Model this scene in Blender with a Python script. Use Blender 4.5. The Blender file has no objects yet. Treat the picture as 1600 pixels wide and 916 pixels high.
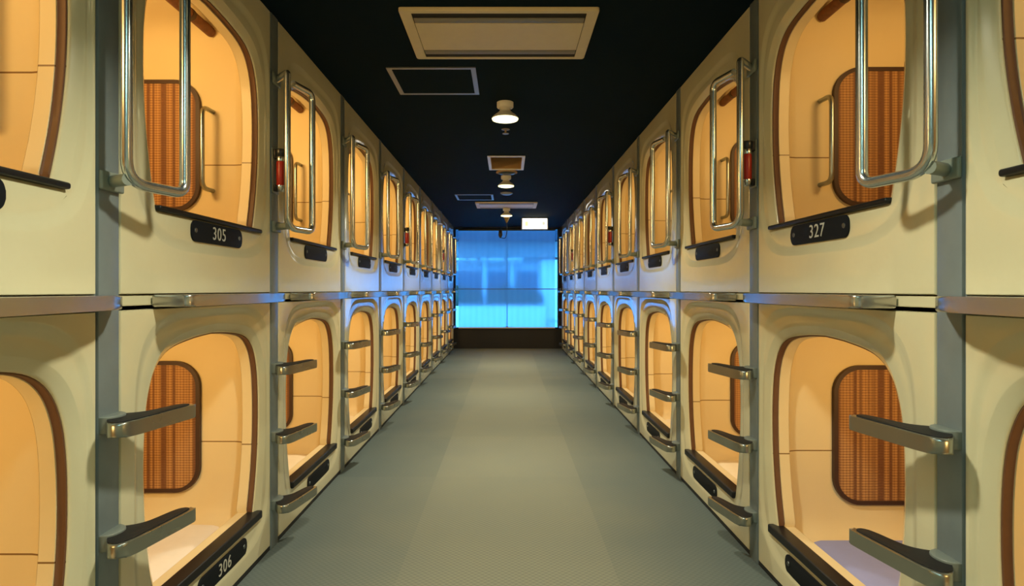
import bpy, bmesh, math, random
from mathutils import Vector, Matrix

random.seed(7)
SC = bpy.context.scene
COL = SC.collection
PI = math.pi

# ------------------------------------------------------------------ camera, world, exposure
cam_d = bpy.data.cameras.new('camera')
cam_d.sensor_width = 36.0
cam_d.lens = 36.0 * 960 / 1600
cam_d.shift_x = 7 / 1600
cam_d.shift_y = -5 / 1600
cam_d.clip_start = 0.02
cam = bpy.data.objects.new('camera', cam_d)
cam.location = (0, 0, 1.1)
cam.rotation_euler = (PI / 2, 0, 0)
COL.objects.link(cam)
SC.camera = cam

SC.view_settings.view_transform = 'Standard'
SC.view_settings.look = 'None'
SC.view_settings.exposure = 0.0
SC.view_settings.gamma = 1.0
SC.view_settings.use_curve_mapping = False
SC.cycles.use_denoising = True
SC.cycles.max_bounces = 8
SC.cycles.diffuse_bounces = 4
SC.cycles.glossy_bounces = 4
SC.cycles.transparent_max_bounces = 12
SC.cycles.sample_clamp_indirect = 4.0

WORLD_COL = (0.065, 0.40, 1.0)
WORLD_STR = 12.0
LAMP_COL = (1.0, 0.96, 0.74)
LAMP_W = 23.5
POD_COL = (1.0, 0.61, 0.20)
POD_W = {(-1, 'upper'): 6.8, (-1, 'lower'): 4.3, (1, 'upper'): 3.5, (1, 'lower'): 3.9}
TUBE_W = 7.0

w = bpy.data.worlds.new('daylight')
SC.world = w
w.use_nodes = True
bg = w.node_tree.nodes['Background']
bg.inputs[0].default_value = (*WORLD_COL, 1)
bg.inputs[1].default_value = WORLD_STR

# ------------------------------------------------------------------ materials
class NT:
    def __init__(self, name):
        self.m = bpy.data.materials.new(name)
        self.m.use_nodes = True
        self.t = self.m.node_tree
        self.b = self.t.nodes['Principled BSDF']
        self.out = self.t.nodes['Material Output']
    def n(self, typ, **kw):
        nd = self.t.nodes.new(typ)
        for k, v in kw.items():
            if k.startswith('i_'):
                key = k[2:]
                key = int(key) if key.isdigit() else key
                nd.inputs[key].default_value = v
            else:
                setattr(nd, k, v)
        return nd
    def l(self, a, b): self.t.links.new(a, b)
    def math(self, op, a, b=None, c=None):
        nd = self.n('ShaderNodeMath', operation=op)
        for i, v in enumerate((a, b, c)):
            if v is None: continue
            if isinstance(v, (int, float)): nd.inputs[i].default_value = v
            else: self.l(v, nd.inputs[i])
        return nd.outputs[0]
    def mix(self, f, a, b):
        nd = self.n('ShaderNodeMix', data_type='RGBA')
        for i, v in ((0, f), (6, a), (7, b)):
            if isinstance(v, (int, float)): nd.inputs[i].default_value = v
            elif isinstance(v, tuple): nd.inputs[i].default_value = (*v, 1)
            else: self.l(v, nd.inputs[i])
        return nd.outputs[2]
    def noise(self, vec, scale, detail=3.0):
        nd = self.n('ShaderNodeTexNoise')
        nd.inputs['Scale'].default_value = scale
        nd.inputs['Detail'].default_value = detail
        self.l(vec, nd.inputs['Vector'])
        return nd.outputs[0]
    def obj(self): return self.n('ShaderNodeTexCoord').outputs['Object']
    def base(self, col, rough=0.5, metal=0.0, spec=0.5, coat=0.0):
        b = self.b
        if isinstance(col, tuple): b.inputs['Base Color'].default_value = (*col, 1)
        else: self.l(col, b.inputs['Base Color'])
        b.inputs['Roughness'].default_value = rough
        b.inputs['Metallic'].default_value = metal
        b.inputs['Specular IOR Level'].default_value = spec
        b.inputs['Coat Weight'].default_value = coat
        b.inputs['Coat Roughness'].default_value = 0.06
        return self
    def bump(self, h, strength=0.2, dist=0.01):
        nd = self.n('ShaderNodeBump')
        nd.inputs['Strength'].default_value = strength
        nd.inputs['Distance'].default_value = dist
        self.l(h, nd.inputs['Height'])
        self.l(nd.outputs[0], self.b.inputs['Normal'])

def plain(name, col, rough=0.5, metal=0.0, spec=0.5, var=0.06, scale=18.0):
    t = NT(name)
    nz = t.noise(t.obj(), scale)
    c = t.mix(nz, tuple(x * (1 - var) for x in col), tuple(min(1, x * (1 + var)) for x in col))
    return t.base(c, rough, metal, spec).m

def mat_front():
    t = NT('cream_fibreglass')
    o = t.obj()
    nz = t.noise(o, 6.0, 4.0)
    fine = t.noise(o, 60.0, 2.0)
    c = t.mix(nz, (0.63, 0.585, 0.375), (0.70, 0.655, 0.44))
    c = t.mix(t.math('MULTIPLY', fine, 0.15), c, (0.60, 0.50, 0.29))
    t.base(c, 0.16, 0, 0.5, 0.6)
    t.bump(t.noise(o, 4.0, 1.5), 0.10, 0.02)
    return t.m

def mat_interior(seam):
    t = NT('cream_interior_plastic')
    o = t.obj()
    s = t.n('ShaderNodeSeparateXYZ'); t.l(o, s.inputs[0])
    line = t.math('LESS_THAN', t.math('ABSOLUTE', t.math('SUBTRACT', s.outputs[2], seam)), 0.0022)
    nz = t.noise(o, 5.0, 3.0)
    c = t.mix(nz, (0.72, 0.58, 0.33), (0.78, 0.64, 0.38))
    c = t.mix(line, c, (0.22, 0.12, 0.04))
    t.base(c, 0.38, 0, 0.4)
    return t.m

def mat_wicker():
    t = NT('woven_bamboo')
    o = t.obj()
    s = t.n('ShaderNodeSeparateXYZ'); t.l(o, s.inputs[0])
    comb = t.n('ShaderNodeCombineXYZ'); t.l(s.outputs[0], comb.inputs[0])
    band = t.noise(comb.outputs[0], 30.0, 1.0)
    ramp = t.n('ShaderNodeValToRGB')
    ramp.color_ramp.elements[0].position = 0.43
    ramp.color_ramp.elements[0].color = (0.17, 0.075, 0.034, 1)
    ramp.color_ramp.elements[1].position = 0.52
    ramp.color_ramp.elements[1].color = (0.62, 0.335, 0.125, 1)
    t.l(band, ramp.inputs[0])
    # fine weave: slats along x crossed by threads
    wz = t.math('SINE', t.math('MULTIPLY', s.outputs[2], 2 * PI / 0.0105))
    wx = t.math('SINE', t.math('MULTIPLY', s.outputs[0], 2 * PI / 0.0125))
    k = t.math('MULTIPLY_ADD', t.math('MULTIPLY', wz, 1.0), 0.22, 0.5)
    k2 = t.math('MULTIPLY_ADD', wx, 0.14, k)
    c = t.mix(t.math('MINIMUM', t.math('MAXIMUM', k2, 0.0), 1.0), (0.17, 0.065, 0.026), ramp.outputs[0])
    t.base(c, 0.55, 0, 0.35)
    t.bump(k2, 0.5, 0.003)
    return t.m

def mat_carpet():
    t = NT('grey_green_carpet')
    o = t.obj()
    s = t.n('ShaderNodeSeparateXYZ'); t.l(o, s.inputs[0])
    # tiles 0.84 x 1.0 m laid in three columns
    tx = t.math('FLOOR', t.math('DIVIDE', t.math('ADD', s.outputs[0], 0.42), 0.84))
    ty = t.math('FLOOR', t.math('ADD', s.outputs[1], 0.39))
    cid = t.n('ShaderNodeCombineXYZ'); t.l(tx, cid.inputs[0]); t.l(ty, cid.inputs[1])
    wn = t.n('ShaderNodeTexWhiteNoise', noise_dimensions='2D'); t.l(cid.outputs[0], wn.inputs['Vector'])
    base = t.mix(wn.outputs['Value'], (0.118, 0.148, 0.138), (0.150, 0.176, 0.158))
    mid = t.math('LESS_THAN', t.math('ABSOLUTE', s.outputs[0]), 0.42)
    base = t.mix(t.math('MULTIPLY', mid, 0.16), base, (0.40, 0.375, 0.265))
    # lamp falloff painted into the colour: paler down the centre, uneven edge
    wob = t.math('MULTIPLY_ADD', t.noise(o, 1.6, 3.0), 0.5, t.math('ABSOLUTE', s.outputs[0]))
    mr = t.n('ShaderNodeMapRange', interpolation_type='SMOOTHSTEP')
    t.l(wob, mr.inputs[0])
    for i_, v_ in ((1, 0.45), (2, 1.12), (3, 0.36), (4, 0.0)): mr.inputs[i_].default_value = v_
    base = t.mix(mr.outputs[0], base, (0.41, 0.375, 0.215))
    # small woven dot grid
    gx = t.math('SINE', t.math('MULTIPLY', s.outputs[0], 2 * PI / 0.026))
    gy = t.math('SINE', t.math('MULTIPLY', s.outputs[1], 2 * PI / 0.026))
    dots = t.math('MULTIPLY', gx, gy)
    c = t.mix(t.math('MULTIPLY_ADD', dots, 0.22, 0.26), base, (0.08, 0.10, 0.095))
    soil = t.noise(o, 2.2, 4.0)
    c = t.mix(t.math('MULTIPLY', soil, 0.30), c, (0.14, 0.17, 0.165))
    t.base(c, 0.9, 0, 0.2)
    t.bump(t.noise(o, 260.0, 2.0), 0.35, 0.004)
    return t.m

def mat_emit(name, col, strength):
    t = NT(name)
    t.base((0.8, 0.8, 0.8), 0.4)
    t.b.inputs['Emission Color'].default_value = (*col, 1)
    t.b.inputs['Emission Strength'].default_value = strength
    return t.m

def mat_steel(name, col, rough):
    t = NT(name)
    nz = t.noise(t.obj(), 5.0, 2.0)
    c = t.mix(nz, tuple(x * 0.9 for x in col), col)
    t.base(c, rough, 0.95, 0.5)
    r = t.math('MULTIPLY_ADD', nz, 0.06, rough - 0.03)
    t.l(r, t.b.inputs['Roughness'])
    return t.m

def mat_blind():
    t = NT('blue_translucent_blind_cloth')
    o = t.obj()
    s = t.n('ShaderNodeSeparateXYZ'); t.l(o, s.inputs[0])
    wv = t.math('SINE', t.math('MULTIPLY', s.outputs[0], 2 * PI / 0.11))
    tint = t.mix(t.math('MULTIPLY_ADD', wv, 0.5, 0.5), (0.72, 0.80, 0.90), (0.80, 0.86, 0.94))
    tr = t.n('ShaderNodeBsdfTransparent'); t.l(tint, tr.inputs[0])
    tl = t.n('ShaderNodeBsdfTranslucent', i_Color=(0.55, 0.66, 0.80, 1))
    df = t.n('ShaderNodeBsdfDiffuse', i_Color=(0.20, 0.28, 0.40, 1))
    m1 = t.n('ShaderNodeMixShader', i_0=0.35); t.l(tl.outputs[0], m1.inputs[1]); t.l(df.outputs[0], m1.inputs[2])
    rf = t.n('ShaderNodeBsdfRefraction', i_Roughness=0.42, i_IOR=1.10); t.l(tint, rf.inputs[0])
    m0 = t.n('ShaderNodeMixShader', i_0=0.75); t.l(tr.outputs[0], m0.inputs[1]); t.l(rf.outputs[0], m0.inputs[2])
    m2 = t.n('ShaderNodeMixShader', i_0=0.55); t.l(m1.outputs[0], m2.inputs[1]); t.l(m0.outputs[0], m2.inputs[2])
    t.l(m2.outputs[0], t.out.inputs[0])
    return t.m

def mat_glass():
    t = NT('window_glass')
    tr = t.n('ShaderNodeBsdfTransparent', i_Color=(0.93, 0.97, 0.98, 1))
    gl = t.n('ShaderNodeBsdfGlossy', i_Roughness=0.02)
    fr = t.n('ShaderNodeFresnel', i_IOR=1.45)
    mx = t.n('ShaderNodeMixShader')
    t.l(fr.outputs[0], mx.inputs[0]); t.l(tr.outputs[0], mx.inputs[1]); t.l(gl.outputs[0], mx.inputs[2])
    t.l(mx.outputs[0], t.out.inputs[0])
    return t.m

M = dict(
    front=mat_front(), int_low=mat_interior(0.466), int_up=mat_interior(0.566),
    trim=plain('brown_rubber_channel', (0.14, 0.066, 0.032), 0.5, spec=0.3, var=0.12, scale=40),
    black=plain('black_sill_plastic', (0.008, 0.008, 0.009), 0.42, spec=0.3),
    plate=plain('black_number_plate', (0.008, 0.010, 0.013), 0.6, spec=0.15),
    digit=plain('pale_engraved_digit', (0.52, 0.50, 0.42), 0.5),
    screw=plain('grey_screw', (0.16, 0.17, 0.16), 0.35, 0.8),
    wicker=mat_wicker(), binding=plain('dark_wood_binding', (0.045, 0.018, 0.010), 0.5),
    bamboo=plain('brown_bamboo_roll', (0.17, 0.06, 0.024), 0.6, var=0.5, scale=60),
    steel=mat_steel('polished_steel', (0.62, 0.66, 0.66), 0.22),
    post=plain('grey_blue_painted_steel', (0.20, 0.24, 0.25), 0.36, 0.2, var=0.1),
    shelf=mat_steel('brushed_steel_ledge', (0.55, 0.53, 0.49), 0.22),
    rim=mat_steel('step_steel', (0.36, 0.38, 0.35), 0.28),
    tread=plain('black_rubber_tread', (0.012, 0.012, 0.012), 0.6, spec=0.25),
    clip=plain('grey_green_cap', (0.15, 0.175, 0.155), 0.42),
    sheet=plain('white_bed_sheet', (0.80, 0.74, 0.66), 0.85, spec=0.2),
    lavender=plain('lavender_bed_cover', (0.30, 0.33, 0.62), 0.85, spec=0.2),
    linen=plain('cream_bed_sheet', (0.78, 0.66, 0.46), 0.85, spec=0.2),
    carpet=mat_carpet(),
    ceiling=plain('navy_ceiling_paint', (0.0030, 0.0115, 0.0185), 0.85, spec=0.06),
    wall=plain('dark_wall_paint', (0.012, 0.013, 0.016), 0.7),
    cream=plain('cream_wall_paint', (0.66, 0.56, 0.34), 0.6),
    pale=plain('pale_grey_wall_paint', (0.60, 0.66, 0.66), 0.6),
    skirting=plain('black_skirting', (0.012, 0.012, 0.013), 0.5),
    ac=plain('cream_air_conditioner_plastic', (0.62, 0.53, 0.32), 0.5),
    louver=plain('grey_brown_louver', (0.20, 0.19, 0.165), 0.5),
    slot=plain('black_slot', (0.006, 0.006, 0.006), 0.8),
    alu=mat_steel('aluminium_edge', (0.42, 0.42, 0.40), 0.42),
    vent=plain('brown_vent_lining', (0.42, 0.26, 0.11), 0.6),
    white=plain('white_metal', (0.70, 0.70, 0.66), 0.4),
    brass=plain('brass_fitting', (0.40, 0.30, 0.12), 0.35, 0.6),
    lens=mat_emit('lit_lamp_lens', (1.0, 0.93, 0.50), 1.9),
    coollens=mat_emit('lit_cool_tube', (0.55, 0.98, 0.95), 14.0),
    podlens=mat_emit('lit_warm_lens', (1.0, 0.60, 0.25), 3.0),
    sign=mat_emit('lit_sign_face', (1.0, 1.0, 0.90), 2.2),
    signgreen=mat_emit('lit_sign_green', (0.80, 0.95, 0.45), 1.0),
    signgrey=mat_emit('lit_sign_grey', (0.62, 0.68, 0.55), 1.0),
    red=plain('red_flashlight_body', (0.36, 0.020, 0.010), 0.35),
    darkmetal=plain('dark_lamp_head', (0.03, 0.035, 0.04), 0.3, 0.5),
    bracket=plain('grey_green_bracket', (0.21, 0.24, 0.20), 0.4),
    frame=plain('dark_window_frame', (0.02, 0.025, 0.035), 0.4),
    blind=mat_blind(), glass=mat_glass(),
    facade=plain('pale_render', (0.66, 0.68, 0.70), 0.8, scale=3),
    facademid=plain('grey_render', (0.34, 0.36, 0.38), 0.8, scale=3),
    eave=plain('dark_eave_paint', (0.035, 0.035, 0.05), 0.95, spec=0.1),
    facadeup=plain('dark_grey_render', (0.23, 0.25, 0.25), 0.9, scale=3),
    facadedark=plain('dark_shop_glass', (0.10, 0.12, 0.16), 0.3, scale=3),
    road=plain('pale_paving', (0.60, 0.62, 0.64), 0.9, scale=3),
    shrub=plain('dark_green_leaves', (0.03, 0.05, 0.03), 0.8, scale=9),
)

# ------------------------------------------------------------------ helpers
def link(name, bm, mat, parent=None, smooth=None):
    me = bpy.data.meshes.new(name)
    bmesh.ops.recalc_face_normals(bm, faces=bm.faces[:])
    bm.to_mesh(me); bm.free()
    for m in (mat if isinstance(mat, (list, tuple)) else [mat]):
        me.materials.append(M[m])
    if smooth is not None:
        me.shade_smooth()
        if smooth < 180:
            me.set_sharp_from_angle(angle=math.radians(smooth))
    o = bpy.data.objects.new(name, me)
    COL.objects.link(o)
    if parent is not None: o.parent = parent
    return o

def thing(name, label, cat, loc=(0, 0, 0), group=None):
    o = bpy.data.objects.new(name, None)
    o.empty_display_size = 0.1
    COL.objects.link(o)
    o.location = loc
    return tag(o, label, cat, group)

def tag(o, label, cat, group=None):
    o['label'] = label
    o['category'] = cat
    if group: o['group'] = group
    return o

def struct(name, bm, mat, smooth=None):
    o = link(name, bm, mat, None, smooth)
    o['kind'] = 'structure'
    return o

def copy_tree(o, parent=None):
    c = o.copy()
    COL.objects.link(c)
    c.parent = parent
    for ch in list(o.children):
        copy_tree(ch, c)
    return c

def box(bm, lo, hi, bevel=0.0, seg=2, mi=0):
    lo = Vector(lo); hi = Vector(hi)
    r = bmesh.ops.create_cube(bm, size=1.0)
    vs = r['verts']
    c = (lo + hi) / 2; d = hi - lo
    for v in vs:
        v.co = Vector((v.co.x * d.x, v.co.y * d.y, v.co.z * d.z)) + c
    fs = set(f for v in vs for f in v.link_faces)
    for f in fs: f.material_index = mi
    if bevel > 0:
        es = list(set(e for v in vs for e in v.link_edges))
        bmesh.ops.bevel(bm, geom=es, offset=bevel, segments=seg, affect='EDGES', profile=0.5)
    return bm

def bx(lo, hi, bevel=0.0, seg=2):
    return box(bmesh.new(), lo, hi, bevel, seg)

def lathe(bm, prof, centre, axis='z', n=28, cap=True, mi=0):
    c = Vector(centre)
    rings = []
    for r, h in prof:
        ring = []
        for k in range(n):
            a = 2 * PI * k / n
            if axis == 'z': p = Vector((r * math.cos(a), r * math.sin(a), h))
            elif axis == 'y': p = Vector((r * math.cos(a), h, r * math.sin(a)))
            else: p = Vector((h, r * math.cos(a), r * math.sin(a)))
            ring.append(bm.verts.new(c + p))
        rings.append(ring)
    for a, b in zip(rings, rings[1:]):
        for k in range(n):
            f = bm.faces.new((a[k], a[(k + 1) % n], b[(k + 1) % n], b[k])); f.material_index = mi
    if cap:
        for rg in (rings[0], rings[-1]):
            f = bm.faces.new(rg); f.material_index = mi
    return bm

def rounded_path(pts, rad, seg=7):
    pts = [Vector(p) for p in pts]
    out = [pts[0]]
    for i in range(1, len(pts) - 1):
        p = pts[i]
        a = (pts[i - 1] - p); b = (pts[i + 1] - p)
        r = rad[i - 1] if isinstance(rad, (list, tuple)) else rad
        la, lb = a.length, b.length
        a.normalize(); b.normalize()
        r = min(r, la * 0.49, lb * 0.49)
        for k in range(seg + 1):
            t = k / seg
            q = (p + a * r) * (1 - t) ** 2 + p * 2 * t * (1 - t) + (p + b * r) * t ** 2
            out.append(q)
    out.append(pts[-1])
    return out

def tube(bm, path, r, n=14, cap=True):
    path = [Vector(p) for p in path]
    clean = [path[0]]
    for p in path[1:]:
        if (p - clean[-1]).length > 1e-5: clean.append(p)
    path = clean
    tang = []
    for i in range(len(path)):
        a = path[max(0, i - 1)]; b = path[min(len(path) - 1, i + 1)]
        tang.append((b - a).normalized())
    up = Vector((0, 0, 1)) if abs(tang[0].z) < 0.9 else Vector((1, 0, 0))
    nrm = (up - tang[0] * up.dot(tang[0])).normalized()
    rings = []
    for p, t in zip(path, tang):
        nrm = (nrm - t * nrm.dot(t)).normalized()
        bi = t.cross(nrm)
        rings.append([bm.verts.new(p + (nrm * math.cos(2 * PI * k / n) + bi * math.sin(2 * PI * k / n)) * r) for k in range(n)])
    for a, b in zip(rings, rings[1:]):
        for k in range(n):
            bm.faces.new((a[k], a[(k + 1) % n], b[(k + 1) % n], b[k]))
    if cap:
        bm.faces.new(rings[0]); bm.faces.new(rings[-1])
    return bm

def prism(bm, poly, lo, hi, bevel=0.0, flip=None, mi=0):
    """polygon in (x, y) extruded from z=lo to z=hi"""
    a = [bm.verts.new((x, y, lo)) for x, y in poly]
    b = [bm.verts.new((x, y, hi)) for x, y in poly]
    fs = [bm.faces.new(a), bm.faces.new(b)]
    n = len(poly)
    for k in range(n):
        fs.append(bm.faces.new((a[k], a[(k + 1) % n], b[(k + 1) % n], b[k])))
    for f in fs: f.material_index = mi
    if bevel > 0:
        es = [e for f in fs[:2] for e in f.edges]
        bmesh.ops.bevel(bm, geom=es, offset=bevel, segments=3, affect='EDGES', profile=0.5)
    return bm

def catmull(pts, per=6):
    out = []
    P = [Vector(p) for p in pts]
    for i in range(len(P) - 1):
        p0 = P[max(i - 1, 0)]; p1 = P[i]; p2 = P[i + 1]; p3 = P[min(i + 2, len(P) - 1)]
        for k in range(per):
            t = k / per
            out.append(0.5 * ((2 * p1) + (p2 - p0) * t + (2 * p0 - 5 * p1 + 4 * p2 - p3) * t * t + (3 * p1 - p0 - 3 * p2 + p3) * t ** 3))
    out.append(P[-1])
    return out

def round_rect(w, h, r, n=8):
    out = []
    for cx, cy, a0 in ((w - r, h - r, 0), (-w + r, h - r, PI / 2), (-w + r, -h + r, PI), (w - r, -h + r, 1.5 * PI)):
        for k in range(n + 1):
            a = a0 + PI / 2 * k / n
            out.append((cx + r * math.cos(a), cy + r * math.sin(a)))
    return out

# ------------------------------------------------------------------ opening outline of a capsule (s across, h above the sill)
HALF = [(0.340, 0.0), (0.370, 0.12), (0.391, 0.25), (0.399, 0.38), (0.395, 0.51), (0.378, 0.605), (0.338, 0.680), (0.265, 0.726), (0.13, 0.748), (0.0, 0.756)]
def outline():
    right = catmull([(s, h, 0) for s, h in HALF], 5)
    pts = [(p.x, p.y) for p in right]
    left = [(-x, y) for x, y in reversed(pts[:-1])]
    arch = pts + left                       # from bottom right over the top to bottom left
    nb = 14
    bottom = [(-0.340 + 0.680 * k / nb, 0.0) for k in range(1, nb)]
    return arch, bottom
ARCH, BOT = outline()
RING = ARCH + BOT
NA, N = len(ARCH), len(RING)

def offset_ring(d, dbot=None):
    """outward offset of the outline by d (bottom edge by dbot)"""
    dbot = d if dbot is None else dbot
    out = []
    for i, (x, y) in enumerate(RING):
        if i >= NA:
            f = x / 0.340
            out.append((x + d * f, y - dbot)); continue
        if i == 0 or i == NA - 1:
            out.append((x + math.copysign(d, x), y - dbot)); continue
        xa, ya = RING[i - 1]; xb, yb = RING[i + 1]
        tx, ty = xb - xa, yb - ya
        L = math.hypot(tx, ty)
        nx, ny = ty / L, -tx / L
        k = max(0.0, 1 - y / 0.2)          # ease the bottom offset into the sides
        out.append((x + nx * d, y + ny * d - dbot * k * k))
    return out

def ray_rect(x0, x1, y0, y1, c=(0.0, 0.38)):
    out = []
    for x, y in RING:
        dx, dy = x - c[0], y - c[1]
        ts = []
        if dx > 1e-9: ts.append((x1 - c[0]) / dx)
        if dx < -1e-9: ts.append((x0 - c[0]) / dx)
        if dy > 1e-9: ts.append((y1 - c[1]) / dy)
        if dy < -1e-9: ts.append((y0 - c[1]) / dy)
        t = min(ts)
        out.append([c[0] + dx * t, c[1] + dy * t])
    for cx, cy in ((x0, y0), (x0, y1), (x1, y0), (x1, y1)):
        k = min(range(N), key=lambda i: (out[i][0] - cx) ** 2 + (out[i][1] - cy) ** 2)
        out[k] = [cx, cy]
    return out

def super_ring(a, y0, y1, e=9.0):
    cy, b = (y0 + y1) / 2, (y1 - y0) / 2
    out = []
    for x, y in RING:
        dx, dy = x / a, (y - 0.38) / b
        # ray from (0, .38): solve |x/a|^e + |(y-cy)/b|^e = 1
        lo, hi = 0.5, 6.0
        for _ in range(40):
            t = (lo + hi) / 2
            v = abs(x * t / a) ** e + abs((0.38 + (y - 0.38) * t - cy) / b) ** e
            if v > 1: hi = t
            else: lo = t
        out.append((x * lo, 0.38 + (y - 0.38) * lo))
    return out

SHIFT = 0.045            # the openings sit a little toward the far end of each front
def loft(rings, sx, z0, closed_n=None, mats=None, cap_last=False):
    """rings: list of (points, depth); depth goes away from the corridor (sx = -1 left, +1 right)"""
    bm = bmesh.new()
    vr = []
    for pts, d in rings:
        vr.append([bm.verts.new((sx * d, s + SHIFT, z0 + h)) for s, h in pts])
    n = len(vr[0])
    last = n if closed_n is None else closed_n
    for j, (a, b) in enumerate(zip(vr, vr[1:])):
        for k in range(last):
            f = bm.faces.new((a[k], a[(k + 1) % n], b[(k + 1) % n], b[k]))
            if mats: f.material_index = mats[j]
    if cap_last:
        f = bm.faces.new(vr[-1])
        if mats: f.material_index = mats[-1]
    return bm

# ------------------------------------------------------------------ layout numbers
H_CEIL = 2.277
SIDE = {
    -1: dict(y0=1.54, pitch=1.095, word='left'),
    1: dict(y0=1.39, pitch=1.105, word='right'),
}
ORD = ['nearest', 'second', 'third', 'fourth', 'fifth', 'sixth', 'seventh', 'eighth', 'ninth', 'tenth']
Y_END = 11.5
DEPTH = 2.05

# ------------------------------------------------------------------ room shell
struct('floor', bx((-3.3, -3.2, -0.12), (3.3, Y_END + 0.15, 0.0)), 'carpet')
VX0, VX1, VY0, VY1 = -0.174, 0.152, 5.40, 6.00          # opening of the small ceiling vent
bm = bmesh.new()
box(bm, (-3.3, -3.2, H_CEIL), (3.3, VY0, H_CEIL + 0.2))
box(bm, (-3.3, VY1, H_CEIL), (3.3, Y_END + 0.15, H_CEIL + 0.2))
box(bm, (-3.3, VY0, H_CEIL), (VX0, VY1, H_CEIL + 0.2))
box(bm, (VX1, VY0, H_CEIL), (3.3, VY1, H_CEIL + 0.2))
box(bm, (VX0, VY0, H_CEIL + 0.15), (VX1, VY1, H_CEIL + 0.2))
struct('ceiling', bm, 'ceiling')
for sx, nm in ((-1, 'left'), (1, 'right')):
    q = SIDE[sx]
    bm = bmesh.new()
    xs = sorted((sx * 3.18, sx * 3.3))
    box(bm, (xs[0], -3.2, 0), (xs[1], Y_END, H_CEIL))
    xs = sorted((sx * 1.0, sx * 3.18))
    box(bm, (xs[0], -3.2, 0), (xs[1], q['y0'] - q['pitch'] - 0.06, H_CEIL))
    struct('wall_' + nm, bm, 'cream')
struct('wall_front', bx((-1.0, -3.3, 0), (1.0, -3.2, H_CEIL)), 'pale')
WX0, WX1, WZ0, WZ1 = -0.995, 0.96, 0.368, 2.262
bm = bmesh.new()
box(bm, (-3.3, Y_END, 0), (3.3, Y_END + 0.12, WZ0))
box(bm, (-3.3, Y_END, WZ1), (3.3, Y_END + 0.12, H_CEIL))
box(bm, (-3.3, Y_END, WZ0), (WX0, Y_END + 0.12, WZ1))
box(bm, (WX1, Y_END, WZ0), (3.3, Y_END + 0.12, WZ1))
struct('wall_back', bm, 'wall')

# window: frame, mullion, glass
bm = bmesh.new()
yf0, yf1 = Y_END + 0.05, Y_END + 0.10
box(bm, (WX0, yf0, WZ0), (WX0 + 0.02, yf1, WZ1), 0.003)
box(bm, (WX1 - 0.02, yf0, WZ0), (WX1, yf1, WZ1), 0.003)
box(bm, (WX0, yf0, WZ0), (WX1, yf1, WZ0 + 0.025), 0.003)
box(bm, (WX0, yf0, WZ1 - 0.03), (WX1, yf1, WZ1), 0.003)
box(bm, (-0.016, yf0 + 0.02, WZ0), (-0.002, yf1, WZ1), 0.002)
win = struct('window_1', bm, 'frame')
pane = link('pane', bx((WX0 + 0.02, Y_END + 0.07, WZ0 + 0.025), (WX1 - 0.02, Y_END + 0.076, WZ1 - 0.03)), 'glass', win)
latch = link('latch', bx((-0.035, Y_END + 0.02, WZ0 - 0.002), (0.012, Y_END + 0.05, WZ0 + 0.05), 0.006), 'black', win)

# roller blind in front of the glass
bl = thing('roller_blind', 'pale blue see-through blind hanging over the far window', 'blind', (0, Y_END - 0.05, WZ1 - 0.03))
bx0, bx1 = -0.915, 0.885
bm = bmesh.new()
n = 60
top, bot = [], []
for k in range(n + 1):
    x = bx0 + (bx1 - bx0) * k / n
    y = 0.004 * math.sin(x * 19) + 0.002 * math.sin(x * 43 + 1)
    top.append(bm.verts.new((x, y * 0.3, -0.02))); bot.append(bm.verts.new((x, y, -1.835)))
for k in range(n): bm.faces.new((top[k], top[k + 1], bot[k + 1], bot[k]))
link('blind_cloth', bm, 'blind', bl, 180)
bm = bmesh.new(); tube(bm, [(bx0, 0, -0.01), (bx1, 0, -0.01)], 0.022)
link('roller_tube', bm, 'frame', bl, 40)
bm = bmesh.new(); box(bm, (bx0, -0.008, -1.85), (bx1, 0.008, -1.832), 0.003)
link('bottom_bar', bm, 'white', bl)

# safety bar across the window
bm = bmesh.new()
tube(bm, [(-0.985, 0, 0), (0.985, 0, 0)], 0.008, 10)
sb = tag(link('safety_bar', bm, 'alu', None, 40), 'thin metal bar running across the blue window at mid height', 'bar')
sb.location = (0, Y_END - 0.085, 1.113)
for s in (-1, 1):
    bm = bmesh.new(); lathe(bm, [(0.02, -0.008), (0.02, 0.008)], (s * 0.985, 0, 0), 'x', 16)
    link('end_flange', bm, 'alu', sb)

# ------------------------------------------------------------------ capsules
def plate_digits(txt, parent, mat_, sx, loc):
    cu = bpy.data.curves.new('number', 'FONT')
    cu.body = txt; cu.size = 0.062; cu.align_x = 'CENTER'; cu.align_y = 'CENTER'; cu.extrude = 0.0012
    cu.space_character = 1.12
    tmp = bpy.data.objects.new('tmp', cu)
    COL.objects.link(tmp)
    dg = bpy.context.evaluated_depsgraph_get()
    me = bpy.data.meshes.new_from_object(tmp.evaluated_get(dg))
    me.name = 'number'
    bpy.data.objects.remove(tmp)
    # left wall: text reads along +y, faces +x ; right wall: reads along -y, faces -x
    for v in me.vertices:
        x, y, z = v.co
        v.co = (z, x, y) if sx < 0 else (-z, -x, y)
    me.materials.clear(); me.materials.append(M[mat_])
    o = bpy.data.objects.new('number', me); COL.objects.link(o)
    o.parent = parent; o.location = loc
    return o

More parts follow.
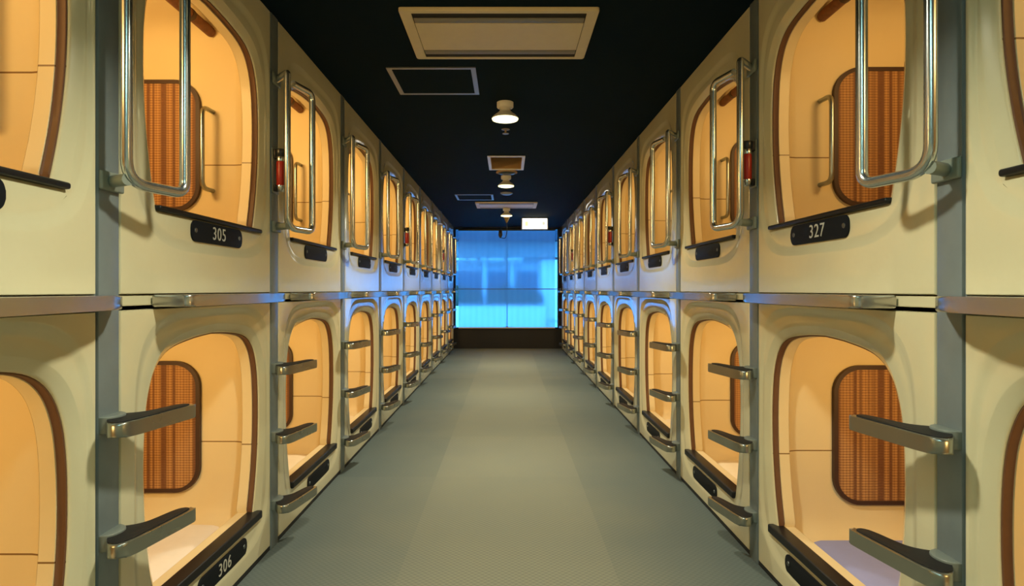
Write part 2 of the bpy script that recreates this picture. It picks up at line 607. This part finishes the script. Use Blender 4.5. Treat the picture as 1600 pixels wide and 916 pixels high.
PODS = {}
def make_capsule(sx, level):
    q = SIDE[sx]
    hw = q['pitch'] / 2 - 0.047
    base = 0.0 if level == 'lower' else 1.055
    sill = (0.195 if level == 'lower' else 1.34) - base
    zb, zt = (0.022, 1.046) if level == 'lower' else (0.033, H_CEIL - 1.055 - 0.004)
    intm = 'int_low' if level == 'lower' else 'int_up'
    r = thing('sleeping_capsule', '', 'sleeping capsule')
    # front moulding, from its outer rectangle through the shallow dish and rounded lip to the inner ring
    rect = ray_rect(-hw - SHIFT, hw - SHIFT, zb - sill, zt - sill)
    squeeze = lambda pts, far: [((x if x < 0 else x * far), y) for x, y in pts]
    dt = min(0.085, 0)
    back = [(a, b) for a, b in rect]
    bot_in = min(0.125, sill - zb - 0.02)
    rings = [
        (back, 0.05), (back, 0.004),
        ([(a * 0.994, b * 0.996 + 0.0015) for a, b in rect], 0.0),
        (squeeze(super_ring(0.490, -bot_in, 0.845, 5.0), 0.921), 0.0),
        (squeeze(super_ring(0.484, -bot_in + 0.006, 0.840, 5.0), 0.926), 0.0008),
        (squeeze(super_ring(0.474, -bot_in + 0.018, 0.830, 4.8), 0.935), 0.0045),
        (squeeze(super_ring(0.462, -bot_in + 0.032, 0.818, 4.6), 0.949), 0.0082),
        (squeeze(super_ring(0.454, -bot_in + 0.040, 0.811, 4.5), 0.958), 0.0090),
        (offset_ring(0.033, 0.020), 0.0090),
        (offset_ring(0.030, 0.016), 0.0100),
        (offset_ring(0.007, 0.004), 0.0220),
        (offset_ring(0.002, 0.001), 0.0250),
        (offset_ring(0.0, 0.0), 0.028),
        (offset_ring(0.0, 0.0), 0.050),
        (offset_ring(-0.005, -0.004), 0.0525),
        (offset_ring(-0.005, -0.004), 0.090),
    ]
    link('front_panel', loft(rings, sx, sill, mats=[0] * 12 + [1, 1, 1]), ['front', intm], r, 50)
    # interior shell
    ih0, ih1 = -0.075, (0.825 if level == 'lower' else 0.865)
    sring = lambda k: super_ring(0.437 * k, 0.375 - 0.45 * k, 0.375 + 0.45 * k)
    A = offset_ring(-0.005, -0.004)
    B = [((x if x < 0 else x * 0.480 / 0.437) - SHIFT, y) for x, y in super_ring(0.437, ih0, ih1)]
    rings = [(A, 0.0905)]
    for f, d in ((0.25, 0.093), (0.6, 0.100), (0.88, 0.114), (1.0, 0.140)):
        rings.append(([(a[0] + (b[0] - a[0]) * f, a[1] + (b[1] - a[1]) * f) for a, b in zip(A, B)], d))
    rings += [(B, 0.6), (B, 1.2), (B, DEPTH - 0.06)]
    rings.append(([(x * 0.95, 0.375 + (y - 0.375) * 0.95) for x, y in B], DEPTH))
    link('interior_shell', loft(rings, sx, sill, cap_last=True), intm, r, 50)
    # brown channel round the opening, open at the bottom
    ar = lambda d: offset_ring(d)[:NA]
    rings = [(ar(0.002), 0.0290), (ar(-0.003), 0.0293), (ar(-0.004), 0.031), (ar(-0.0015), 0.033), (ar(-0.0015), 0.046), (ar(-0.004), 0.049), (ar(-0.003), 0.0507), (ar(0.002), 0.051)]
    link('edge_channel', loft(rings, sx, sill, closed_n=NA - 1), 'trim', r, 40)
    # black sill
    th = 0.032 if level == 'lower' else 0.016
    bm = bmesh.new()
    xs = sorted((sx * -0.004, sx * 0.052))
    box(bm, (xs[0], -0.368 + SHIFT, sill - th * 0.7), (xs[1], 0.368 + SHIFT, sill + th * 0.3), 0.006, 3)
    link('sill', bm, 'black', r, 40)
    # number plate
    pc, pz = (0.052, 0.235) if level == 'upper' else (0.095, 0.118)
    pw, ph = 0.185, 0.034
    bm = bmesh.new()
    poly = round_rect(pw, ph, 0.026, 6)
    prism(bm, poly, 0, 0.007, 0.002)
    for v in bm.verts:
        x, y, z = v.co
        v.co = (sx * (0.0105 - z), x, y)
    pl = link('number_plate', bm, 'plate', r, 40)
    pl.location = (0, pc, pz)
    for s in (-1, 1):
        bm = bmesh.new()
        lathe(bm, [(0.0085, 0.0), (0.0075, -sx * 0.002), (0.003, -sx * 0.0025)], (0, s * 0.160, 0.002), 'x', 14)
        sc = link('screw', bm, 'screw', pl, 40)
        sc.location = (sx * 0.0037, 0, 0)
    # woven panel on the far side wall
    cx, czp = 1.644, sill + (0.360 if level == 'upper' else 0.335)
    hwid, hhei = 0.36, 0.268
    yw = 0.477
    bm = bmesh.new()
    prism(bm, round_rect(hwid, hhei, 0.10, 10), 0, 0.016, 0.003)
    for v in bm.verts: v.co = (v.co.x, yw - v.co.z + 0.004, v.co.y)
    wp = link('woven_panel', bm, 'wicker', r, 40)
    wp.location = (sx * (cx - 1.0), 0, czp)
    bm = bmesh.new()
    o1 = round_rect(hwid + 0.005, hhei + 0.005, 0.105, 10); o2 = round_rect(hwid - 0.011, hhei - 0.011, 0.089, 10)
    va = [[bm.verts.new((x, yw + 0.004 - d, z)) for x, z in pts] for pts, d in ((o1, 0.0), (o1, 0.019), (o2, 0.019), (o2, 0.014))]
    m_ = len(o1)
    for a, b in zip(va, va[1:]):
        for k in range(m_): bm.faces.new((a[k], a[(k + 1) % m_], b[(k + 1) % m_], b[k]))
    link('panel_binding', bm, 'binding', wp, 40)
    # warm lamp box on the near side wall
    zc = sill + 0.60
    xs = sorted((sx * 0.30, sx * 0.62))
    lf = link('reading_light', bx((xs[0], -0.438, zc - 0.09), (xs[1], -0.395, zc + 0.09), 0.010, 3), 'cream', r)
    xs = sorted((sx * 0.315, sx * 0.605))
    link('light_lens', bx((xs[0], -0.398, zc - 0.075), (xs[1], -0.391, zc + 0.075), 0.002), 'podlens', lf)
    ld = bpy.data.lights.new('capsule_lamp', 'AREA')
    ld.shape = 'RECTANGLE'; ld.size = 0.28; ld.size_y = 0.14
    ld.energy = POD_W[(sx, level)]; ld.color = POD_COL
    lo = bpy.data.objects.new('capsule_lamp', ld); COL.objects.link(lo)
    lo.parent = lf; lo.location = (sx * 0.46, -0.385, zc)
    lo.rotation_euler = (PI / 2, 0, 0)
    if level == 'upper':
        # bamboo blind rolled up under the roof of the entrance
        bm = bmesh.new()
        tube(bm, [(sx * 0.225, -0.40, sill + 0.824), (sx * 0.225, 0.448, sill + 0.824)], 0.021, 14)
        rb = link('rolled_blind', bm, 'bamboo', r, 40)
        for yy in (-0.18, 0.05, 0.28):
            bm = bmesh.new()
            lathe(bm, [(0.0228, -0.012), (0.0228, 0.012)], (sx * 0.225, yy, sill + 0.824), 'y', 14)
            link('blind_tie', bm, 'binding', rb, 40)
        # inside grab handle on the far side wall
        bm = bmesh.new()
        z0, z1 = 1.513 - base, 1.843 - base
        tube(bm, rounded_path([(sx * 0.231, 0.479, z1), (sx * 0.236, 0.399, z1), (sx * 0.236, 0.399, z0), (sx * 0.231, 0.479, z0)], 0.035), 0.0095, 12)
        link('inner_handle', bm, 'rim', r, 40)
    return r

LATIN = {}
for sx in (-1, 1):
    q = SIDE[sx]
    for level in ('upper', 'lower'):
        proto = make_capsule(sx, level)
        for i in range(10):
            k = i - 1
            o = proto if i == 0 else copy_tree(proto)
            o.location = (sx * 1.0, q['y0'] + q['pitch'] * (k + 0.5), 0.0 if level == 'lower' else 1.055)
            PODS[(sx, level, k)] = o
            if i == 0: where = 'cut by the photo edge'
            elif i == 9: where = 'last before the blue window'
            else: where = ORD[i] + ' from the camera'
            o['label'] = 'lit cream sleeping capsule, %s row on the %s wall, %s' % (level, q['word'], where)
            o['group'] = '%s capsules on the %s wall' % (level, q['word'])
def plate_of(o): return [c for c in o.children if c.name.startswith('number_plate')][0]
for key, txt in (((-1, 'upper', 0), '305'), ((1, 'upper', 0), '327'), ((-1, 'lower', 0), '306')):
    o = PODS[key]
    plate_digits(txt, plate_of(o), 'digit', key[0], (key[0] * 0.0035, 0, 0))
    if txt != '306':
        o['label'] = 'cream upper capsule on the %s wall with number plate %s' % (SIDE[key[0]]['word'], txt)

# mattresses in the lower row
def make_mattress(sx, mat_, amp):
    bm = bmesh.new()
    nx, ny = 60, 34
    x0, x1, y0, y1 = 0.142, 1.98, -0.425, 0.466
    top = {}
    rnd = random.Random(3)
    waves = [(rnd.uniform(4, 22), rnd.uniform(-14, 14), rnd.uniform(0, 6.28), rnd.uniform(0.4, 1)) for _ in range(7)]
    for i in range(nx + 1):
        for j in range(ny + 1):
            x = x0 + (x1 - x0) * i / nx; y = y0 + (y1 - y0) * j / ny
            e = min(x - x0, x1 - x, y - y0, y1 - y)
            z = 0.122 + 0.018 * (1 - math.exp(-e * 40))
            wv = sum(a * math.sin(fx * x + fy * y + p + 1.2 * math.sin(3 * y + p)) for fx, fy, p, a in waves)
            z += amp * (abs(wv) ** 0.7) * 0.5 * (1 - math.exp(-e * 25))
            top[i, j] = bm.verts.new((sx * x, y, z))
    for i in range(nx):
        for j in range(ny):
            bm.faces.new((top[i, j], top[i + 1, j], top[i + 1, j + 1], top[i, j + 1]))
    edge = [top[i, 0] for i in range(nx + 1)] + [top[nx, j] for j in range(1, ny + 1)] + [top[i, ny] for i in range(nx - 1, -1, -1)] + [top[0, j] for j in range(ny - 1, 0, -1)]
    low = [bm.verts.new((v.co.x, v.co.y, 0.1225)) for v in edge]
    m_ = len(edge)
    for k in range(m_): bm.faces.new((edge[k], edge[(k + 1) % m_], low[(k + 1) % m_], low[k]))
    bm.faces.new(low)
    return link('mattress', bm, mat_, None, 60)
for sx in (-1, 1):
    q = SIDE[sx]
    special = make_mattress(sx, 'sheet', 0.012) if sx < 0 else make_mattress(sx, 'lavender', 0.001)
    lin = make_mattress(sx, 'linen', 0.004)
    for k in range(-1, 5):
        o = special if k == 0 else (lin if k == -1 else lin.copy())
        if o.name not in COL.objects: COL.objects.link(o)
        o.location = (sx, q['y0'] + q['pitch'] * (k + 0.5), 0.0)
        if k == 0:
            lb = 'mattress under a crumpled white sheet in lower left capsule behind the steps' if sx < 0 else 'mattress with smooth lavender grey cover in lower right capsule'
        else:
            lb = 'cream mattress lying inside the %s lower capsule on the %s wall' % (ORD[k + 1], q['word'])
        tag(o, lb, 'mattress', 'mattresses in the lower capsules')

# joint strips between the two rows
for sx in (-1, 1):
    q = SIDE[sx]
    xs = sorted((sx * 1.006, sx * 1.05))
    b = bx((xs[0], q['y0'] - q['pitch'], 1.057), (xs[1], q['y0'] + 9 * q['pitch'], 1.085), 0.002)
    struct('trim_1' if sx < 0 else 'trim_2', b, 'front')
    xs = sorted((sx * 1.004, sx * 1.06))
    b = bx((xs[0], q['y0'] - q['pitch'], 0.0), (xs[1], q['y0'] + 9 * q['pitch'], 0.021), 0.001)
    struct('baseboard_' + q['word'], b, 'skirting')

# ------------------------------------------------------------------ steel posts with fin-shaped steps
def fin_poly(sx, inset=0.0):
    """plan of a step: (x toward corridor negative depth, y along the wall)"""
    ctrl = [(0.004, -0.010), (0.020, -0.038), (0.038, -0.064), (0.058, -0.074), (0.078, -0.064), (0.092, -0.032), (0.104, 0.03), (0.118, 0.105), (0.128, 0.165), (0.127, 0.180), (0.115, 0.187), (0.098, 0.180), (0.084, 0.150), (0.070, 0.105), (0.056, 0.072), (0.034, 0.052), (0.004, 0.040)]
    p = catmull([(a, b, 0) for a, b in ctrl], 4)
    pts = [(v.x, v.y) for v in p]
    if inset:
        cx = sum(a for a, b in pts) / len(pts); n_ = len(pts); out = []
        for i in range(n_):
            xa, ya = pts[i - 1]; xb, yb = pts[(i + 1) % n_]
            tx, ty = xb - xa, yb - ya; L = math.hypot(tx, ty) or 1
            out.append((pts[i][0] - ty / L * -inset * -1, pts[i][1] + tx / L * inset))
        pts = out
    return [(-sx * a, b) for a, b in pts]

def make_post(sx):
    r = thing('ladder_post', '', 'ladder')
    bm = bmesh.new()
    xs = sorted((sx * -0.002, sx * 0.05))
    box(bm, (xs[0], -0.040, 0.0), (xs[1], 0.040, H_CEIL - 0.002), 0.004, 2)
    xs = sorted((sx * 0.006, sx * 0.052))
    box(bm, (xs[0], -0.0455, 0.0), (xs[1], 0.0455, H_CEIL - 0.002))
    link('channel', bm, 'post', r, 30)
    for z in (0.20, 0.49, 0.78):
        bm = bmesh.new()
        prism(bm, fin_poly(sx), -0.036, 0.0, 0.007)
        st = link('step', bm, 'rim', r, 40)
        st.location = (0, 0, z)
        bm = bmesh.new()
        prism(bm, [(-sx * 0.004 + (x + sx * 0.004) * 0.90, y * 0.93 + 0.002) for x, y in fin_poly(sx)], -0.004, 0.0025, 0.001)
        link('tread', bm, 'tread', st, 40)
        bm = bmesh.new()
        poly = [(sx * 0.001, -0.039)] + [(-sx * (0.006 + 0.030 * math.sin(PI * t / 12)), -0.039 * math.cos(PI * t / 12)) for t in range(13)] + [(sx * 0.001, 0.039)]
        prism(bm, poly, -0.034, 0.008, 0.003)
        link('end_cap', bm, 'clip', st, 40)
    return r

def make_rail(sx):
    """bent steel grab rail: (u toward corridor, y, z) in post coordinates"""
    P = lambda u, y, z: (-sx * u, y, z)
    A, B = (0.070, -0.04), (0.118, 0.14)
    r = thing('grab_rail', '', 'handrail')
    bm = bmesh.new()
    path = rounded_path([P(0.012, -0.005, 2.0), P(0.055, -0.03, 2.015), P(*A, 2.018), P(*A, 1.362), P(*B, 1.362), P(*B, 1.985), P(A[0] + 0.010, A[1] + 0.04, 1.985)], [0.02, 0.035, 0.06, 0.038, 0.038])
    tube(bm, path, 0.0140, 18)
    link('rail_tube', bm, 'steel', r, 50)
    for z in (2.0, 1.370):
        bm = bmesh.new()
        xs = sorted((-sx * 0.002, -sx * 0.014))
        box(bm, (xs[0], -0.044, z - 0.024), (xs[1], 0.044, z + 0.024), 0.005, 3)
        if z < 1.9:
            tube(bm, [P(0.015, -0.008, z), P(0.072, -0.038, z)], 0.015, 14)
        link('mounting_bracket', bm, 'bracket', r, 40)
    return r

def make_ledge(sx, pitch):
    bm = bmesh.new()
    pts = [(0.0, 0.19), (0.085, 0.19)]
    pts += [(0.085 + 0.025 * math.sin(PI / 2 * t / 6), 0.215 - 0.025 * math.cos(PI / 2 * t / 6)) for t in range(1, 7)]
    y_e = pitch + 0.005
    for k in range(1, 21):
        t = k / 20
        y = 0.40 + (y_e - 0.40) * t
        u = 0.11 - 0.050 * max(0, (y - 0.60) / (y_e - 0.60)) ** 1.4
        if t > 0.9: u -= 0.045 * ((t - 0.9) / 0.1) ** 2
        pts.append((u, y))
    pts.append((0.006, y_e + 0.004)); pts.append((0.006, pitch - 0.06)); pts.append((0.0, pitch - 0.06))
    prism(bm, [(-sx * a, b) for a, b in pts], 0.0, 0.034, 0.005)
    return link('step_ledge', bm, 'shelf', None, 40)

def make_flashlight(sx):
    r = thing('flashlight', '', 'flashlight')
    xs = sorted((-sx * 0.003, -sx * 0.009))
    link('back_plate', bx((xs[0], -0.044, -0.095), (xs[1], 0.030, 0.095), 0.004), 'bracket', r, 40)
    c = (-sx * 0.034, -0.018, 0)
    bm = bmesh.new(); lathe(bm, [(0.0165, -0.062), (0.018, -0.058), (0.018, 0.036), (0.0165, 0.040)], c, 'z', 24)
    link('body', bm, 'red', r, 40)
    bm = bmesh.new(); lathe(bm, [(0.0185, 0.040), (0.019, 0.046), (0.019, 0.058), (0.0175, 0.060)], c, 'z', 24)
    link('collar', bm, 'steel', r, 40)
    bm = bmesh.new(); lathe(bm, [(0.0175, 0.060), (0.021, 0.068), (0.022, 0.088), (0.020, 0.092)], c, 'z', 24)
    link('lamp_head', bm, 'darkmetal', r, 40)
    bm = bmesh.new(); lathe(bm, [(0.0175, -0.062), (0.0185, -0.068), (0.0165, -0.082), (0.010, -0.088)], c, 'z', 24)
    link('end_cap', bm, 'steel', r, 40)
    xs = sorted((-sx * 0.008, -sx * 0.020))
    for za, zb in ((0.050, 0.090), (-0.088, -0.060)):
        link('holder', bx((xs[0], -0.036, za), (xs[1], 0.0, zb), 0.003), 'black', r, 40)
    return r

for sx in (-1, 1):
    q = SIDE[sx]
    wd = q['word']
    post, rail, ledge = make_post(sx), make_rail(sx), make_ledge(sx, q['pitch'])
    flash = make_flashlight(sx)
    fl_words = {1: 'closest', 4: 'middle', 7: 'farthest'}
    for k in range(0, 9):
        y = q['y0'] + q['pitch'] * k
        nth = ORD[k] if k else 'nearest'
        end = 'nearest the camera' if k == 0 else nth + ' from the camera'
        p = post if k == 0 else copy_tree(post)
        p.location = (sx * 1.0, y, 0)
        tag(p, 'grey steel post with three fin steps on the %s wall, %s' % (wd, end), 'ladder', 'ladder posts on the %s wall' % wd)
        g = rail if k == 0 else copy_tree(rail)
        g.location = (sx * 1.0, y, 0)
        tag(g, 'shiny bent steel grab rail beside upper capsule on the %s wall, %s' % (wd, end), 'handrail', 'grab rails on the %s wall' % wd)
        if k in fl_words:
            f = flash if k == 1 else copy_tree(flash)
            f.location = (sx * 1.0, y, 1.606)
            tag(f, 'small red emergency flashlight clipped to a post on the %s wall, %s of three' % (wd, fl_words[k]), 'flashlight', 'red flashlights on the posts')
    for k in range(-1, 9):
        e = ledge if k == -1 else ledge.copy()
        if k > -1: COL.objects.link(e)
        e.location = (sx * 1.0, q['y0'] + q['pitch'] * k, 1.052)
        end = 'cut by the photo edge' if k == -1 else ('last before the blue window' if k == 8 else ORD[k + 1] + ' from the camera')
        tag(e, 'long tapering steel step ledge between the capsule rows, %s wall, %s' % (wd, end), 'ledge', 'step ledges on the %s wall' % wd)

# ------------------------------------------------------------------ ceiling fittings
def make_lamp():
    r = thing('ceiling_lamp', '', 'lamp')
    bm = bmesh.new()
    lathe(bm, [(0.052, 0.0), (0.052, -0.030), (0.047, -0.036), (0.034, -0.040)], (0, 0, 0), 'z', 32)
    link('socket', bm, 'white', r, 40)
    bm = bmesh.new()
    lathe(bm, [(0.033, -0.040), (0.034, -0.052), (0.048, -0.066), (0.070, -0.082), (0.081, -0.094), (0.084, -0.102)], (0, 0, 0), 'z', 36)
    link('reflector', bm, 'white', r, 60)
    bm = bmesh.new()
    lathe(bm, [(0.083, -0.103), (0.080, -0.110), (0.055, -0.117), (0.020, -0.120), (0.004, -0.1205)], (0, 0, 0), 'z', 36)
    link('lens', bm, 'lens', r, 60)
    ld = bpy.data.lights.new('lamp_light', 'AREA')
    ld.shape = 'DISK'; ld.size = 0.15; ld.energy = LAMP_W; ld.color = LAMP_COL; ld.spread = math.radians(132)
    lo = bpy.data.objects.new('lamp_light', ld); COL.objects.link(lo)
    lo.parent = r; lo.location = (0, 0, -0.126)
    return r
lp = make_lamp()
for i, (y, lb) in enumerate((
        (3.86, 'lit reflector lamp hanging just past the large ceiling air conditioner'),
        (6.35, 'lit reflector lamp just past the small square ceiling vent'),
        (8.90, 'lit reflector lamp nearest the window, past the far air conditioner'),
        (1.37, 'lit reflector lamp on the ceiling overhead, in front of the large air conditioner'),
        (-2.0, 'lit reflector lamp on the ceiling behind the camera'))):
    o = lp if i == 0 else copy_tree(lp)
    o.location = (-0.015, y, H_CEIL)
    tag(o, lb, 'lamp', 'reflector lamps along the ceiling')

tl = thing('tube_light', 'cool white fluorescent fitting on the ceiling above the camera', 'lamp', (0, -0.35, H_CEIL))
link('housing', bx((-0.09, -0.62, -0.05), (0.09, 0.62, 0.0), 0.008), 'white', tl)
for xx in (-0.045, 0.045):
    bm = bmesh.new(); tube(bm, [(xx, -0.58, -0.068), (xx, 0.58, -0.068)], 0.014, 12)
    link('tube', bm, 'coollens', tl, 40)
ld = bpy.data.lights.new('tube_light_glow', 'AREA')
ld.shape = 'RECTANGLE'; ld.size = 0.14; ld.size_y = 1.15; ld.energy = TUBE_W; ld.color = (0.50, 0.95, 0.90)
lo = bpy.data.objects.new('tube_light_glow', ld); COL.objects.link(lo)
lo.parent = tl; lo.location = (0, 0, -0.09)

def make_ac():
    r = thing('air_conditioner', '', 'air conditioner')
    W, D = 0.42, 0.270
    bm = bmesh.new()                       # rim
    o1 = round_rect(W, D, 0.012, 3); o2 = round_rect(W - 0.050, D - 0.026, 0.004, 3)
    va = [[bm.verts.new((x, y, z)) for x, y in pts] for pts, z in ((o1, 0.0), (o1, -0.012), ([(x * .992, y * .988) for x, y in o1], -0.016), (o2, -0.016), (o2, 0.0))]
    m_ = len(o1)
    for a, b in zip(va, va[1:]):
        for k in range(m_): bm.faces.new((a[k], a[(k + 1) % m_], b[(k + 1) % m_], b[k]))
    link('rim', bm, 'ac', r, 40)
    link('grille_panel', bx((-W + 0.052, -0.148, -0.018), (W - 0.052, 0.148, -0.004), 0.003), 'ac', r)
    link('slot_lining', bx((-W + 0.045, -D + 0.02, -0.013), (W - 0.045, D - 0.02, -0.001)), 'slot', r)
    for s in (-1, 1):
        bm = bmesh.new()
        ya, yb = sorted((s * 0.156, s * 0.198))
        box(bm, (-W + 0.054, ya, -0.018), (W - 0.054, yb, -0.0125), 0.002)
        link('louver', bm, 'louver', r, 40)
    return r
ac = make_ac()
tag(ac, 'large cream ceiling air conditioner panel closest to the camera', 'air conditioner', 'ceiling air conditioners')
ac.location = (-0.036, 2.825, H_CEIL)
ac2 = copy_tree(ac); ac2.location = (-0.015, 8.50, H_CEIL)
tag(ac2, 'distant ceiling air conditioner panel seen edge on before the last lamp', 'air conditioner', 'ceiling air conditioners')

def make_hatch():
    r = thing('access_hatch', '', 'hatch')
    W, D = 0.237, 0.222
    bm = bmesh.new()
    o1 = [(-W, -D), (W, -D), (W, D), (-W, D)]; i1 = [(-W + .026, -D + .022), (W - .026, -D + .022), (W - .026, D - .022), (-W + .026, D - .022)]
    va = [[bm.verts.new((x, y, z)) for x, y in p] for p, z in ((o1, 0), (o1, -0.006), (i1, -0.006), (i1, 0))]
    for a, b in zip(va, va[1:]):
        for k in range(4): bm.faces.new((a[k], a[(k + 1) % 4], b[(k + 1) % 4], b[k]))
    link('frame', bm, 'alu', r)
    link('panel', bx((-W + .024, -D + .02, -0.004), (W - .024, D - .02, 0.0)), 'ceiling', r)
    return r
hh = make_hatch(); hh.location = (-0.406, 3.465, H_CEIL)
tag(hh, 'dark ceiling hatch in thin metal frame behind the large air conditioner', 'hatch', 'ceiling access hatches')
h2 = copy_tree(hh); h2.location = (-0.415, 7.80, H_CEIL)
tag(h2, 'distant dark ceiling hatch left of the far air conditioner', 'hatch', 'ceiling access hatches')

# small square vent
vt = thing('ceiling_vent', 'small open square ceiling vent with pale frame and brown lining', 'vent', ((VX0 + VX1) / 2, (VY0 + VY1) / 2, H_CEIL))
W, D = (VX1 - VX0) / 2, (VY1 - VY0) / 2
bm = bmesh.new()
o1 = round_rect(W + 0.004, D + 0.006, 0.004, 2); o2 = round_rect(W - 0.022, D - 0.022, 0.003, 2)
va = [[bm.verts.new((x, y, z)) for x, y in p] for p, z in ((o1, 0), (o1, -0.008), (o2, -0.008), (o2, 0.004))]
for a, b in zip(va, va[1:]):
    m_ = len(a)
    for k in range(m_): bm.faces.new((a[k], a[(k + 1) % m_], b[(k + 1) % m_], b[k]))
link('frame', bm, 'white', vt)
bm = bmesh.new()
t_ = 0.006
for lo, hi in (((-W, D - t_ - .012, .002), (W, D - .012, .13)), ((-W, -D + .012, .002), (W, -D + t_ + .012, .13)), ((-W + .012, -D, .002), (-W + .012 + t_, D, .13)), ((W - .012 - t_, -D, .002), (W - .012, D, .13))):
    box(bm, (lo[0] * .97, lo[1] * .97, lo[2]), (hi[0] * .97, hi[1] * .97, hi[2]))
link('lining', bm, 'vent', vt)

# round detector and sprinklers
def small_round(name, label, cat, loc, prof, mat_):
    bm = bmesh.new(); lathe(bm, prof, (0, 0, 0), 'z', 28)
    o = tag(link(name, bm, mat_, None, 50), label, cat); o.location = loc
    return o
sd = small_round('smoke_detector', 'round dark ceiling detector with brown rim between vent and second lamp', 'detector', (-0.008, 6.12, H_CEIL), [(0.105, 0.0), (0.107, -0.012), (0.098, -0.016), (0.095, -0.008)], 'vent')
bm = bmesh.new(); lathe(bm, [(0.094, -0.006), (0.080, -0.022), (0.03, -0.026)], (0, 0, 0), 'z', 28)
link('cover', bm, 'darkmetal', sd, 50)
small_round('heat_sensor', 'flat pale disc sensor on the ceiling between second lamp and far air conditioner', 'sensor', (-0.012, 7.45, H_CEIL), [(0.075, 0.0), (0.075, -0.010), (0.05, -0.024), (0.02, -0.028)], 'alu')
sp = thing('sprinkler', 'tiny brass ceiling sprinkler just behind the first lamp', 'sprinkler', (-0.014, 4.50, H_CEIL))
bm = bmesh.new(); lathe(bm, [(0.030, 0), (0.030, -0.004), (0.012, -0.008)], (0, 0, 0), 'z', 20); lathe(bm, [(0.008, -0.006), (0.006, -0.03)], (0, 0, 0), 'z', 12)
link('body', bm, 'brass', sp, 40)
bm = bmesh.new(); lathe(bm, [(0.022, -0.030), (0.024, -0.034), (0.004, -0.036)], (0, 0, 0), 'z', 20)
link('deflector', bm, 'brass', sp, 40)

# hanging sensor with a hooked stem, in front of the window
hs = thing('hanging_sensor', 'small dark sensor hanging on a hooked stem before the blue window', 'sensor', (-0.012, 9.55, H_CEIL))
bm = bmesh.new(); lathe(bm, [(0.06, 0), (0.055, -0.03), (0.016, -0.12), (0.010, -0.135)], (0, 0, 0), 'z', 24)
link('canopy', bm, 'brass', hs, 50)
bm = bmesh.new(); tube(bm, rounded_path([(0, 0, -0.13), (0.004, 0, -0.27), (-0.02, 0, -0.38), (-0.085, 0, -0.37)], 0.05), 0.006, 10)
link('stem', bm, 'darkmetal', hs, 50)
bm = bmesh.new(); lathe(bm, [(0.006, -0.075), (0.024, -0.050), (0.032, -0.02), (0.026, 0.04), (0.006, 0.075)], (-0.098, 0, -0.300), 'z', 20)
link('sensor_head', bm, 'darkmetal', hs, 60)

# lit exit box
ex = thing('exit_sign', 'lit white exit sign box hanging below the ceiling near the window', 'sign', (0.443, 10.0, H_CEIL))
link('housing', bx((-0.215, -0.03, -0.197), (0.215, 0.05, -0.006), 0.014, 3), 'white', ex, 40)
link('lit_face', bx((-0.200, -0.034, -0.186), (0.200, -0.028, -0.020), 0.004), 'sign', ex)
link('stem', bx((-0.05, -0.01, -0.01), (0.05, 0.03, 0.0)), 'white', ex)
bm = bmesh.new()                            # running figure square and arrow square, both washed out by the light
box(bm, (-0.160, -0.036, -0.140), (-0.110, -0.0335, -0.068))
link('pictogram', bm, 'signgreen', ex)
bm = bmesh.new()
box(bm, (0.120, -0.036, -0.125), (0.165, -0.0335, -0.075))
link('arrow_mark', bm, 'signgrey', ex)

# ------------------------------------------------------------------ the street outside the window
struct('ground', bx((-30, Y_END + 0.3, -0.35), (30, 60, -0.25)), 'road')
bd = thing('building', 'pale building across the street seen through the blue blind', 'building', (0, 16.5, -0.25))
link('wall', bx((-9, 0, 0.95), (9, 4, 2.20)), 'facademid', bd)
link('plinth', bx((-9, -0.05, 0), (9, 4, 0.95)), 'facade', bd)
link('upper_wall', bx((-9, -0.30, 2.21), (9, 4, 8.0)), 'facadeup', bd)
for xa, xb in ((-3.4, -1.10), (-1.02, -0.82), (-0.72, -0.55), (-0.50, -0.10), (-0.02, 0.42)):
    link('canopy_lamp', bx((xa, -0.42, 2.13), (xb, -0.02, 2.19)), 'white', bd)
for xa, xb in ((-3.2, -0.72), (-0.54, 0.02), (0.22, 0.80)):
    link('shop_window', bx((xa, -0.03, 1.10), (xb, 0.02, 1.85)), 'facadedark', bd)
for xc in (-0.62, 0.12):
    link('column', bx((xc - 0.045, -0.10, 0), (xc + 0.045, -0.04, 2.12)), 'facade', bd)
link('pale_panel', bx((0.90, -0.14, 0.55), (2.6, -0.02, 2.15)), 'facade', bd)
link('eave', bx((-9, -0.9, 2.62), (9, -0.31, 2.9)), 'eave', bd)
for i, (xa, xb, zt, lb) in enumerate(((-1.6, -0.72, 0.60, 'on the left'), (-0.50, 0.50, 0.66, 'in the middle'), (0.56, 0.90, 0.52, 'on the right, the smallest'))):
    bm = bmesh.new()
    rr = random.Random(i)
    n_ = max(6, int((xb - xa) / 0.05))
    for k in range(n_ + 1):
        x = xa + (xb - xa) * k / n_
        h = zt * (0.72 + 0.28 * rr.random()) * (0.75 + 0.25 * math.sin(PI * (k + 0.6) / (n_ + 1.2)))
        q0 = len(bm.verts)
        r_ = bmesh.ops.create_icosphere(bm, subdivisions=2, radius=1.0)
        for v in r_['verts']:
            jt = 0.85 + 0.3 * rr.random()
            v.co = Vector((v.co.x * 0.07 * jt + x, v.co.y * 0.12 * jt, (v.co.z * 0.5 + 0.5) * h * jt))
    o = tag(link('hedge', bm, 'shrub', None, 180), 'dark ragged hedge on the street outside the blue window, %s' % lb, 'hedge', 'hedges outside the window')
    o.location = (0, 16.05, 0.62)
tag(link('planter_box', bx((-1.7, 15.9, -0.25), (1.0, 16.2, 0.68), 0.02), 'facade'), 'long low pale planter box under the dark hedges outside the window', 'planter')
